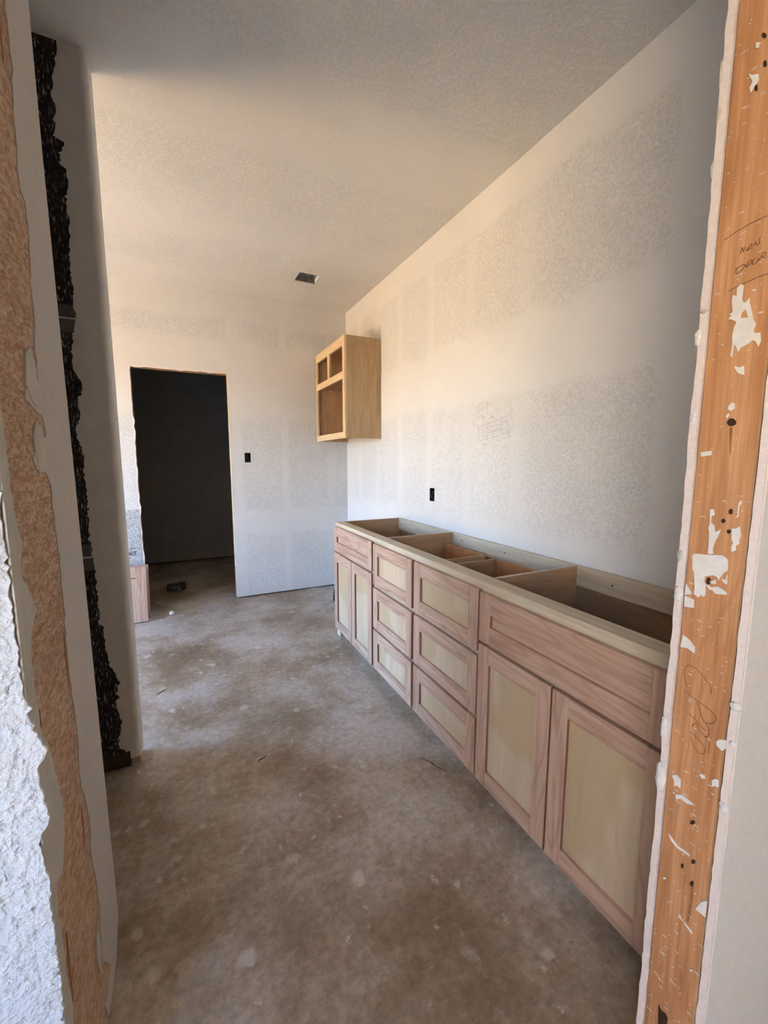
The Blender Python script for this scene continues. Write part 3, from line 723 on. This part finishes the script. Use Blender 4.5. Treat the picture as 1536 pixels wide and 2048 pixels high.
sill = box('sole_plate', M['dark_wood'], post, XW + 0.01, PX - 0.045, PY0 + 0.02, PY1 - 0.01, 0.0, 0.045)
box('plate_end', M['pine'], post, PX - 0.022, PX - 0.008, PY0 + 0.03, PY1 - 0.004, 0.0, 0.045)
# black backing board left of the feathered compound, with two taped seams
edge = [(x, z) for x, z in smooth_line(POST_WAVE, 3)]
rj = random.Random(5)
edge = jag(edge, 0.0035, 0.008, 5)
def board_piece(z_top, z_bot):
    pts = [(x, z) for x, z in edge if z_bot < z < z_top]
    return [(-0.70, z_top)] + [(pts[0][0], z_top)] + pts + [(pts[-1][0], z_bot)] + [(-0.70, z_bot)]
for zt, zb, mt, nm in ((H - 0.012, 1.872, 'darkboard', 'backing_board'), (1.872, 1.828, 'tape', 'joint_tape'), (1.822, 1.775, 'tape', 'joint_tape'),
                       (1.775, 0.985, 'darkboard', 'backing_board'), (0.985, 0.935, 'tape', 'joint_tape'), (0.929, 0.88, 'tape', 'joint_tape'), (0.88, 0.075, 'darkboard', 'backing_board')):
    poly_sheet(nm, M[mt], [board_piece(zt, zb)], 'y', PY0, -0.002 if mt == 'darkboard' else -0.0016, post)
box('dark_bottom_board', M['dark_wood'], post, -0.70, -0.262, PY0 - 0.0026, PY0, 0.046, 0.082)

# ------------------------------------------------------------------ near left wall stub with torn brown paper
LX, LY0, LY1 = -0.2247, 0.742, 1.213
bm = bmesh.new()
for xq in (LX - 0.115, LX):
    bm.faces.new([bm.verts.new((xq, a, c)) for a, c in ((LY0, 0.012), (1.15, 0.012), (LY1, 0.075), (1.155, 1.95), (1.16, H), (LY0, H))])
bm.verts.ensure_lookup_table()
for q in range(6):
    a, c = q, (q + 1) % 6
    bm.faces.new((bm.verts[a], bm.verts[c], bm.verts[6 + c], bm.verts[6 + a]))
stub = from_bm('wall_stub', bm, M['torn'], None)
stub['kind'] = 'structure'
slab('wall_hall_left_front', M['hall_smooth'], 'y', LY0, LY0 + 0.115, (-1.6, LX - 0.115), (0.0, H), [])
slab('wall_closet', M['plain_wall'], 'x', -1.3, -1.2, (LY0 + 0.115, PY0), (0.0, H), [])
bgl = jag([(y, z) for y, z in BROWN_GREY if z > 0.02], 0.004, 0.012, 2, 1.5)
top_y = bgl[0][0] - 0.02
poly_sheet('grey_drywall_sheet', M['compound_grey'], [[(top_y, H - 0.003)] + bgl + [(1.02, 0.016), (1.145, 0.016), (LY1 - 0.0005, 0.075), (1.1545, 1.95), (1.1595, H - 0.003)]], 'x', LX, 0.002, stub)
cbl = jag(COMP_BROWN, 0.003, 0.012, 3, 1.5)
poly_sheet('compound_strip', M['compound_raw'], [[(LY0 - 0.002, 1.9), (0.752, 1.9)] + cbl + [(cbl[-1][0], 0.02), (LY0 - 0.002, 0.02)]], 'x', LX, 0.0025, stub)
# pale compound patches over the torn paper
def blob(cy, cz, ry, rz, n=14, seed=1):
    r = random.Random(seed)
    return [(cy + ry * math.cos(2 * math.pi * i / n) * r.uniform(0.7, 1.15), cz + rz * math.sin(2 * math.pi * i / n) * r.uniform(0.75, 1.1)) for i in range(n)]
for k, (cy, cz, ry, rz) in enumerate(((0.925, 1.455, 0.035, 0.05), (0.93, 1.33, 0.03, 0.05), (0.985, 0.235, 0.018, 0.05), (0.80, 1.62, 0.02, 0.06))):
    poly_sheet('compound_patch', M['compound_raw'], [blob(cy, cz, ry, rz, seed=k + 4)], 'x', LX + 0.0002, 0.003, stub)
for k, (cy, z0, z1, w) in enumerate(((0.772, 1.05, 1.30, 0.006), (0.79, 0.62, 0.92, 0.005), (0.80, 0.36, 0.50, 0.006), (0.965, 0.86, 0.98, 0.006), (0.953, 1.95, 2.05, 0.006), (0.968, 0.52, 0.60, 0.005))):
    poly_sheet('torn_paper_crease', M['stain'], [[(cy, z0), (cy + w, (z0 + z1) / 2), (cy + w * 0.6, z1), (cy - w * 0.3, (z0 * 0.4 + z1 * 0.6))]], 'x', LX + 0.0003, 0.001, stub)
# thick white textured plaster on the hall face, its broken edge standing proud of the corner
he = jag(HALL_EDGE, 0.0022, 0.006, 8, 2.5)
ol = [(-1.6, H - 0.002), (-0.2245, H - 0.002), (-0.2235, 1.6)] + he + [(-0.2205, 0.2), (-0.222, 0.01), (-1.6, 0.01)]
poly_sheet('textured_plaster', M['plaster'], [ol], 'y', LY0 - 0.0005, -0.005, stub)

# ------------------------------------------------------------------ near right wall stub: end stud between two drywall sheets
SX, SY0, SY1 = 0.81, 0.322, 0.436
bm = bmesh.new()
add_box(bm, SX + 0.0005, 2.85, SY0 + 0.0145, SY1 - 0.0145, 0.0, H)
rs = from_bm('wall_front', bm, M['pine'], None)
rs['kind'] = 'structure'
def wavy_sheet(name, mat, y0, y1, seed, amp, x_edge, breaks=()):
    """drywall sheet whose cut edge wanders a little"""
    r = random.Random(seed)
    bm = bmesh.new()
    nz = 160
    rows = []
    for i in range(nz + 1):
        z = 0.012 + (H - 0.012) * i / nz
        dx = amp * noise.noise(Vector((seed, z * 9.0, 0))) + 0.35 * amp * r.uniform(-1, 1)
        dy = 0.35 * amp * r.uniform(-1, 1)
        rows.append((x_edge + dx, z, dy))
    vs2 = []
    for x, z, dy in rows:
        vs2.append([bm.verts.new((x, y0 + dy * (1 if y0 > 0.4 else 0.3), z)), bm.verts.new((x, y1 + dy, z)), bm.verts.new((2.85, y1, z)), bm.verts.new((2.85, y0, z))])
    for i in range(nz):
        for k in range(4):
            bm.faces.new((vs2[i][k], vs2[i][(k + 1) % 4], vs2[i + 1][(k + 1) % 4], vs2[i + 1][k]))
    bm.faces.new(vs2[0]); bm.faces.new(vs2[-1][::-1])
    return from_bm(name, bm, mat, rs)
far_sheet = wavy_sheet('drywall_sheet', M['gypsum'], SY1 - 0.0118, SY1, 2, 0.003, SX - 0.003)
near_sheet = wavy_sheet('drywall_sheet', M['gypsum'], SY0 + 0.0012, SY0 + 0.0122, 9, 0.0016, SX - 0.003)
# painted paper face of the near sheet
slab('paper_face', M['hall_smooth'], 'y', SY0 - 0.0005, SY0 + 0.001, (SX + 0.0015, 2.849), (0.012, H - 0.002), [], False, rs)
stud = box('end_stud', M['stud'], rs, SX, SX + 0.038, SY0 + 0.0165, SY1 - 0.0135, 0.0, H, 0.002)
for lp in SMEARS:
    lp2 = [[(min(y, SY1 - 0.014) if y < 0.43 else y, z) for y, z in l] for l in lp]
    poly_sheet('compound_smear', M['compound_white'], lp2, 'x', SX - 0.0002, -0.0013, rs)
for l in HOLES:
    poly_sheet('knot_hole', M['dark_wood'], [l], 'x', SX - 0.0001, -0.0011, rs)
for l in STAINS:
    poly_sheet('water_stain', M['stain'], [l], 'x', SX - 0.0001, -0.0004, rs)
strokes('handwritten_note', M['ink'], WRITING, 'x', SX - 0.0002, -1, 0.0011, rs)
strokes('pencil_scribble', M['ink'], SIGN, 'x', SX - 0.0002, -1, 0.0010, rs)
# splattered flecks, level streaks of dried compound
bm = bmesh.new()
rf = random.Random(11)
for k in range(460):
    z = rf.uniform(0.02, 2.3)
    if 1.05 < z < 1.5 and rf.random() < 0.6:
        continue
    y = rf.uniform(SY0 + 0.019, SY1 - 0.016)
    L_ = rf.choice((0.0008, 0.0012, 0.002, 0.0045)) * rf.uniform(0.6, 1.4)
    hgt = rf.uniform(0.0004, 0.0009)
    sl = rf.uniform(-0.12, 0.12)
    P4 = [(y - L_, z - hgt * 0.3 - sl * L_), (y, z - hgt - 0.0), (y + L_, z + sl * L_), (y, z + hgt)]
    f = [bm.verts.new((SX - 0.0008, a, b2)) for a, b2 in P4]
    q = [bm.verts.new((SX, a, b2)) for a, b2 in P4]
    bm.faces.new(f)
    for i in range(4):
        bm.faces.new((f[i], f[(i + 1) % 4], q[(i + 1) % 4], q[i]))
fl = from_bm('compound_flecks', bm, M['compound_white'], rs)
fl['kind'] = 'stuff'
# lumps of compound along both sheet edges
def lump(name, x, y, z, rx, ry, rz, seed, mat='compound_white'):
    bm = bmesh.new()
    bmesh.ops.create_icosphere(bm, subdivisions=3, radius=1.0)
    for v in bm.verts:
        d = 1 + 0.45 * noise.noise(v.co * 2.1 + Vector((seed * 3.1, 0, 0)))
        v.co = Vector((v.co.x * rx * d, v.co.y * ry * d, v.co.z * rz * d))
    return from_bm(name, bm, M[mat], rs, (x, y, z), True)
for k, (y, z, ry, rz, mt) in enumerate(((SY1, 1.52, 0.006, 0.012, 'compound_white'), (SY1 - 0.005, 1.385, 0.007, 0.012, 'compound_white'), (SY1 - 0.006, 1.56, 0.006, 0.004, 'compound_raw'),
        (SY1 - 0.002, 0.80, 0.006, 0.022, 'compound_white'), (SY1 - 0.004, 0.70, 0.009, 0.03, 'compound_white'), (SY1 - 0.003, 1.14, 0.005, 0.010, 'compound_raw'), (SY1 - 0.006, 1.07, 0.008, 0.014, 'compound_white'),
        (SY0 + 0.006, 0.905, 0.008, 0.008, 'compound_white'), (SY0 + 0.004, 0.84, 0.004, 0.006, 'compound_white'), (SY0 + 0.006, 0.72, 0.007, 0.010, 'compound_white'), (SY1 - 0.001, 1.86, 0.004, 0.012, 'compound_raw'), (SY1 + 0.001, 1.78, 0.003, 0.014, 'compound_raw'), (SY1 + 0.001, 1.92, 0.003, 0.02, 'compound_raw'))):
    lump('compound_lump', SX - 0.002, y, z, 0.004, ry, rz, k + 1, mt)

# ------------------------------------------------------------------ base vanity cabinet
XF, XB = 0.998, XR - 0.004      # face frame front, cabinet back
CY0, CY1 = 0.478, 2.885         # near end, far end
TOP = 0.858
van = empty('vanity_cabinet', ((XF + XB) / 2, (CY0 + CY1) / 2, 0.0), 'long unfinished wood vanity cabinet without a top along the wall', 'cabinet')
b1, b2_ = 2.182, 1.204          # unit boundaries
FD = 0.020                      # thickness of the overlay fronts
XFR = XF - FD - 0.001
# face frame: top rail, bottom rail, stiles
box('top_rail', M['pale_h'], van, XF, XF + 0.019, CY0, CY1, TOP - 0.038, TOP, 0.001)
box('bottom_rail', M['pale_h'], van, XF, XF + 0.019, CY0, CY1, 0.075, 0.112, 0.001)
for (a, b3) in ((CY1 - 0.04, CY1), (b1 - 0.03, b1 + 0.03), (1.68, 1.725), (b2_ - 0.03, b2_ + 0.03), (CY0, CY0 + 0.04)):
    box('frame_stile', M['pale_v'], van, XF + 0.0005, XF + 0.0185, a, b3, 0.112, TOP - 0.038)
for (a, b3, z) in ((b1 + 0.03, CY1 - 0.04, 0.646), (CY0 + 0.04, b2_ - 0.03, 0.632), (1.725, b1 - 0.03, 0.576), (1.725, b1 - 0.03, 0.315), (b2_ + 0.03, 1.68, 0.576), (b2_ + 0.03, 1.68, 0.315)):
    box('frame_rail', M['pale_h'], van, XF + 0.0005, XF + 0.0185, a, b3, z - 0.02, z + 0.02)
box('top_stretcher', M['pale_h'], van, XF + 0.0193, XF + 0.070, CY0 + 0.019, CY1 - 0.016, TOP - 0.019, TOP - 0.0008, 0.001)
# sides and partitions
box('side_panel', M['ply_x'], van, XF + 0.0195, XB, CY1 - 0.0155, CY1, 0.0, TOP - 0.0012)
box('side_panel', M['ply_x'], van, XF + 0.0195, XB, CY0, CY0 + 0.0155, 0.0, TOP - 0.0012)
PARTS = (b1 - 0.037, b2_ + 0.012)
for yp in (PARTS[0], PARTS[1]):
    box('partition', M['ply_x'], van, XF + 0.071, XB - 0.022, yp, yp + 0.0155, 0.10, TOP - 0.0012)
    box('partition_edge', M['pale_h'], van, XF + 0.071, XB - 0.022, yp, yp + 0.0155, TOP - 0.0011, TOP - 0.0004)
seg = [CY0 + 0.0157, PARTS[1], PARTS[1] + 0.0157, PARTS[0], PARTS[0] + 0.0157, CY1 - 0.0157]
box('nailing_rail', M['pale_h'], van, XB - 0.0215, XB - 0.0035, CY0 + 0.016, CY1 - 0.016, 0.772, TOP - 0.0005)
box('back_panel', M['ply_y'], van, XB - 0.003, XB, CY0 + 0.016, CY1 - 0.016, 0.02, TOP - 0.03)
box('bottom_panel', M['ply_x'], van, XF + 0.02, XB - 0.0225, CY0 + 0.016, CY1 - 0.016, 0.084, 0.0995)
box('toe_kick', M['pale_h'], van, XF + 0.045, XF + 0.058, CY0 + 0.016, CY1 - 0.016, 0.0, 0.083)
box('toe_foot', M['pale_v'], van, XF + 0.001, XF + 0.045, CY1 - 0.075, CY1 - 0.006, 0.0, 0.074)
for (y, z) in ((2.041, 0.823), (1.668, 0.821), (2.85, 0.835), (0.815, 0.808), (1.05, 0.815)):
    bm = bmesh.new()
    bmesh.ops.create_cone(bm, cap_ends=True, segments=10, radius1=0.0042, radius2=0.003, depth=0.002)
    bmesh.ops.rotate(bm, verts=bm.verts, matrix=Matrix.Rotation(math.radians(-90), 3, 'Y'))
    wv = world_of(van)
    from_bm('screw', bm, M['black'], van, (XB - 0.0222 - wv.x, y - wv.y, z - wv.z))

def shaker(name, y0, y1, z0, z1, stile=0.058, rail_t=0.066, rail_b=0.062, pmat='panel', prail=None):
    """five-piece front: recessed panel with two stiles and two rails"""
    p = box(name, M[pmat], van, XFR + 0.0115, XFR + 0.0170, y0 + stile - 0.006, y1 - stile + 0.006, z0 + rail_b - 0.006, z1 - rail_t + 0.006)
    for (a, c) in ((y0, y0 + stile), (y1 - stile, y1)):
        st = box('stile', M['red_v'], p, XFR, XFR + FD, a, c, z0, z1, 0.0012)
        st.data.materials.append(M['shaded_edge'])
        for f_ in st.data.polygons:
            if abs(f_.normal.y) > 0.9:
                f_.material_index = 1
    for (a, c) in ((z0, z0 + rail_b), (z1 - rail_t, z1)):
        box('rail', M['red_h'], p, XFR + 0.0003, XFR + FD - 0.0003, y0 + stile, y1 - stile, a, c, 0.0010)
    return p

def drawer(y0, y1, z0, z1):
    d = shaker('drawer', y0, y1, z0, z1)
    bz0, bz1 = z0 + 0.035, z1 - 0.028
    xb0, xb1 = XF + 0.022, 1.452
    a, c = y0 + 0.030, y1 - 0.030
    box('box_side', M['ply_x'], d, xb0, xb1, a, a + 0.012, bz0, bz1)
    box('box_side', M['ply_x'], d, xb0, xb1, c - 0.012, c, bz0, bz1)
    box('box_back', M['inner'], d, xb1 - 0.012, xb1, a + 0.0125, c - 0.0125, bz0, bz1)
    box('box_front', M['inner'], d, xb0, xb0 + 0.012, a + 0.0125, c - 0.0125, bz0, bz1)
    box('box_bottom', M['inner'], d, xb0 + 0.0125, xb1 - 0.0125, a + 0.0125, c - 0.0125, bz0 + 0.008, bz0 + 0.014)
    return d

shaker('false_front', 2.192, 2.862, 0.653, 0.833, 0.056, 0.070, 0.070, 'red_h')
shaker('door', 2.530, 2.866, 0.067, 0.640)
shaker('door', 2.196, 2.522, 0.067, 0.640)
for (y0, y1) in ((1.714, 2.170), (1.208, 1.692)):
    for (z0, z1) in ((0.586, 0.829), (0.322, 0.566), (0.069, 0.308)):
        drawer(y0, y1, z0, z1)
shaker('false_front', 0.500, 1.198, 0.636, 0.824, 0.060, 0.072, 0.070, 'red_h')
shaker('door', 0.853, 1.198, 0.067, 0.624)
shaker('door', 0.500, 0.846, 0.067, 0.624)

# ------------------------------------------------------------------ upper wall cabinet
UX0, UX1, UY0, UY1, UZ0, UZ1 = 1.218, XR - 0.004, 3.245, 4.030, 1.488, 2.300
up = empty('wall_cabinet', ((UX0 + UX1) / 2, (UY0 + UY1) / 2, UZ0), 'small pale plywood wall cabinet without doors hung in the corner', 'cabinet')
fx0, fx1 = UX0, UX0 + 0.019
box('stile', M['birch_z'], up, fx0, fx1, UY0, UY0 + 0.054, UZ0, UZ1, 0.001)
box('stile', M['birch_z'], up, fx0, fx1, UY1 - 0.026, UY1, UZ0, UZ1, 0.001)
box('top_rail', M['birch_y'], up, fx0 + .0003, fx1, UY0 + 0.054, UY1 - 0.026, 2.226, UZ1, 0.001)
box('middle_rail', M['birch_y'], up, fx0 + .0003, fx1, UY0 + 0.054, UY1 - 0.026, 1.967, 2.025, 0.001)
box('bottom_rail', M['birch_y'], up, fx0 + .0003, fx1, UY0 + 0.054, UY1 - 0.026, UZ0, 1.540, 0.001)
box('mullion', M['birch_z'], up, fx0 + .0003, fx1, 3.630, 3.684, 2.025, 2.226, 0.001)
box('side_panel', M['ply'], up, fx1, UX1, UY0, UY0 + 0.013, UZ0, UZ1)
box('side_panel', M['ply'], up, fx1, UX1, UY1 - 0.013, UY1, UZ0, UZ1)
box('top_panel', M['inner'], up, fx1, UX1, UY0 + 0.013, UY1 - 0.013, UZ1 - 0.05, UZ1 - 0.037)
box('bottom_panel', M['inner'], up, fx1, UX1, UY0 + 0.013, UY1 - 0.013, UZ0 + 0.030, UZ0 + 0.043)
box('shelf', M['ply_y'], up, fx1, UX1 - 0.007, UY0 + 0.013, UY1 - 0.013, 1.986, 2.000)
box('back_panel', M['inner'], up, UX1 - 0.006, UX1, UY0 + 0.013, UY1 - 0.013, UZ0 + 0.043, UZ1 - 0.05)

# ------------------------------------------------------------------ boards leaning by the opening
def leaning(name, label, x0, x1, yb, yt, h, th, slot=None):
    t = empty(name, ((x0 + x1) / 2, yb, 0), label, 'board')
    ang = math.atan2(yt - yb, h)
    L_ = math.hypot(h, yt - yb)
    t.rotation_euler = (-ang, 0, 0)
    lift = th * math.sin(ang)
    t.location.z = lift
    w = (x1 - x0) / 2
    bm = bmesh.new()
    add_box(bm, -w, w, -th, 0, 0, L_ , 0.001)
    from_bm('board_face', bm, M['red_v'], t)
    if slot:
        bm = bmesh.new()
        add_box(bm, slot[0] - (x0 + x1) / 2, slot[1] - (x0 + x1) / 2, -th - 0.0012, -th + 0.0002, slot[2], slot[2] + 0.006)
        from_bm('finger_slot', bm, M['dark_wood'], t)
    return t
leaning('leaning_board', 'shorter unfinished wood board with a dark slot leaning in front of another', -0.64, -0.310, 3.775, 3.90, 0.425, 0.019, (-0.425, -0.385, 0.352))
leaning('leaning_board', 'taller unfinished wood board leaning against the wall behind a shorter one', -0.66, -0.300, 3.885, 3.985, 0.425, 0.019)

# ------------------------------------------------------------------ small things on the floor
def chip(name, label, cat, x, y, r, seed, mat, flat=0.6, group=None):
    bm = bmesh.new()
    bmesh.ops.create_icosphere(bm, subdivisions=2, radius=1.0)
    for v in bm.verts:
        d = 1 + 0.55 * noise.noise(v.co * 1.6 + Vector((seed * 5.3, 1.0, 0)))
        v.co = v.co * r * d
        v.co.z *= flat
    zmin = min(v.co.z for v in bm.verts)
    for v in bm.verts:
        v.co.z -= zmin
    o = from_bm(name, bm, M[mat], None, (x, y, 0))
    return tag(o, label, cat, group)
chip('plaster_chip', 'larger white plaster chip on the floor before the dark doorway', 'rubble', -0.144, 3.855, 0.021, 1, 'compound_white', 0.9)
chip('plaster_chip', 'tiny white plaster crumb on the floor near the leaning boards', 'rubble', -0.212, 3.752, 0.009, 2, 'compound_white')
chip('plaster_chip', 'tiny white crumb at the foot of the rounded wall end', 'rubble', -0.235, 1.90, 0.005, 3, 'compound_white')
def splinter(label, x0, y0, x1, y1, w):
    bm = bmesh.new()
    d = Vector((x1 - x0, y1 - y0, 0)); L_ = d.length; cx, cy = (x0 + x1) / 2, (y0 + y1) / 2
    pts = [Vector((-L_ / 2, 0, w)), Vector((-L_ / 6, 0.004, w)), Vector((L_ / 6, -0.002, w)), Vector((L_ / 2, 0.001, w))]
    tube(bm, pts, [w * 0.5, w, w * 0.9, w * 0.4], 5)
    o = from_bm('wood_splinter', bm, M['dark_wood'], None, (cx, cy, 0))
    o.rotation_euler = (0, 0, math.atan2(d.y, d.x))
    return tag(o, label, 'splinter', 'splinters scattered on the slab')
splinter('short dark wood splinter lying in the middle of the bare concrete floor', 0.228, 1.742, 0.270, 1.765, 0.0022)
splinter('dark wood splinter on the concrete beside the rounded wall end', -0.195, 2.527, -0.145, 2.578, 0.0020)
splinter('long thin dark splinter on the concrete near the vanity drawers', 0.879, 1.461, 0.945, 1.330, 0.0016)
# crumpled dark film inside the far room
bm = bmesh.new()
bmesh.ops.create_grid(bm, x_segments=26, y_segments=20, size=1.0)
for v in bm.verts:
    x, y = v.co.x, v.co.y
    v.co = Vector((x * 0.085 + 0.02 * noise.noise(Vector((x * 3, y * 3, 1))), y * 0.13 + 0.02 * noise.noise(Vector((x * 3, y * 3, 7))), 0.03 + 0.03 * noise.noise(Vector((x * 2.5, y * 2.5, 3))) + 0.02 * (1 - x * x) * (1 - y * y)))
zmin = min(v.co.z for v in bm.verts)
for v in bm.verts:
    v.co.z -= zmin
tag(from_bm('crumpled_plastic', bm, M['debris'], None, (-0.115, 4.65, 0.0)), 'crumpled dark plastic film on the floor inside the dark doorway', 'rubbish')

# capped drain stub rising from the slab behind the vanity end
t = empty('drain_stub', (1.262, 3.60, 0), 'black drain stub with white collar behind the vanity end', 'pipe')
bm = bmesh.new()
tube(bm, [(0, 0, 0), (0, 0, 0.05), (0.002, 0, 0.105)], [0.048, 0.046, 0.044], 20)
for v in bm.verts:
    v.co += Vector((1, 1, 0)) * 0.004 * noise.noise(v.co * 60)
from_bm('black_pipe', bm, M['black'], t)
bm = bmesh.new()
tube(bm, [(0.002, 0, 0.105), (0.002, 0, 0.21)], 0.036, 20)
from_bm('white_collar', bm, M['white_pvc'], t)
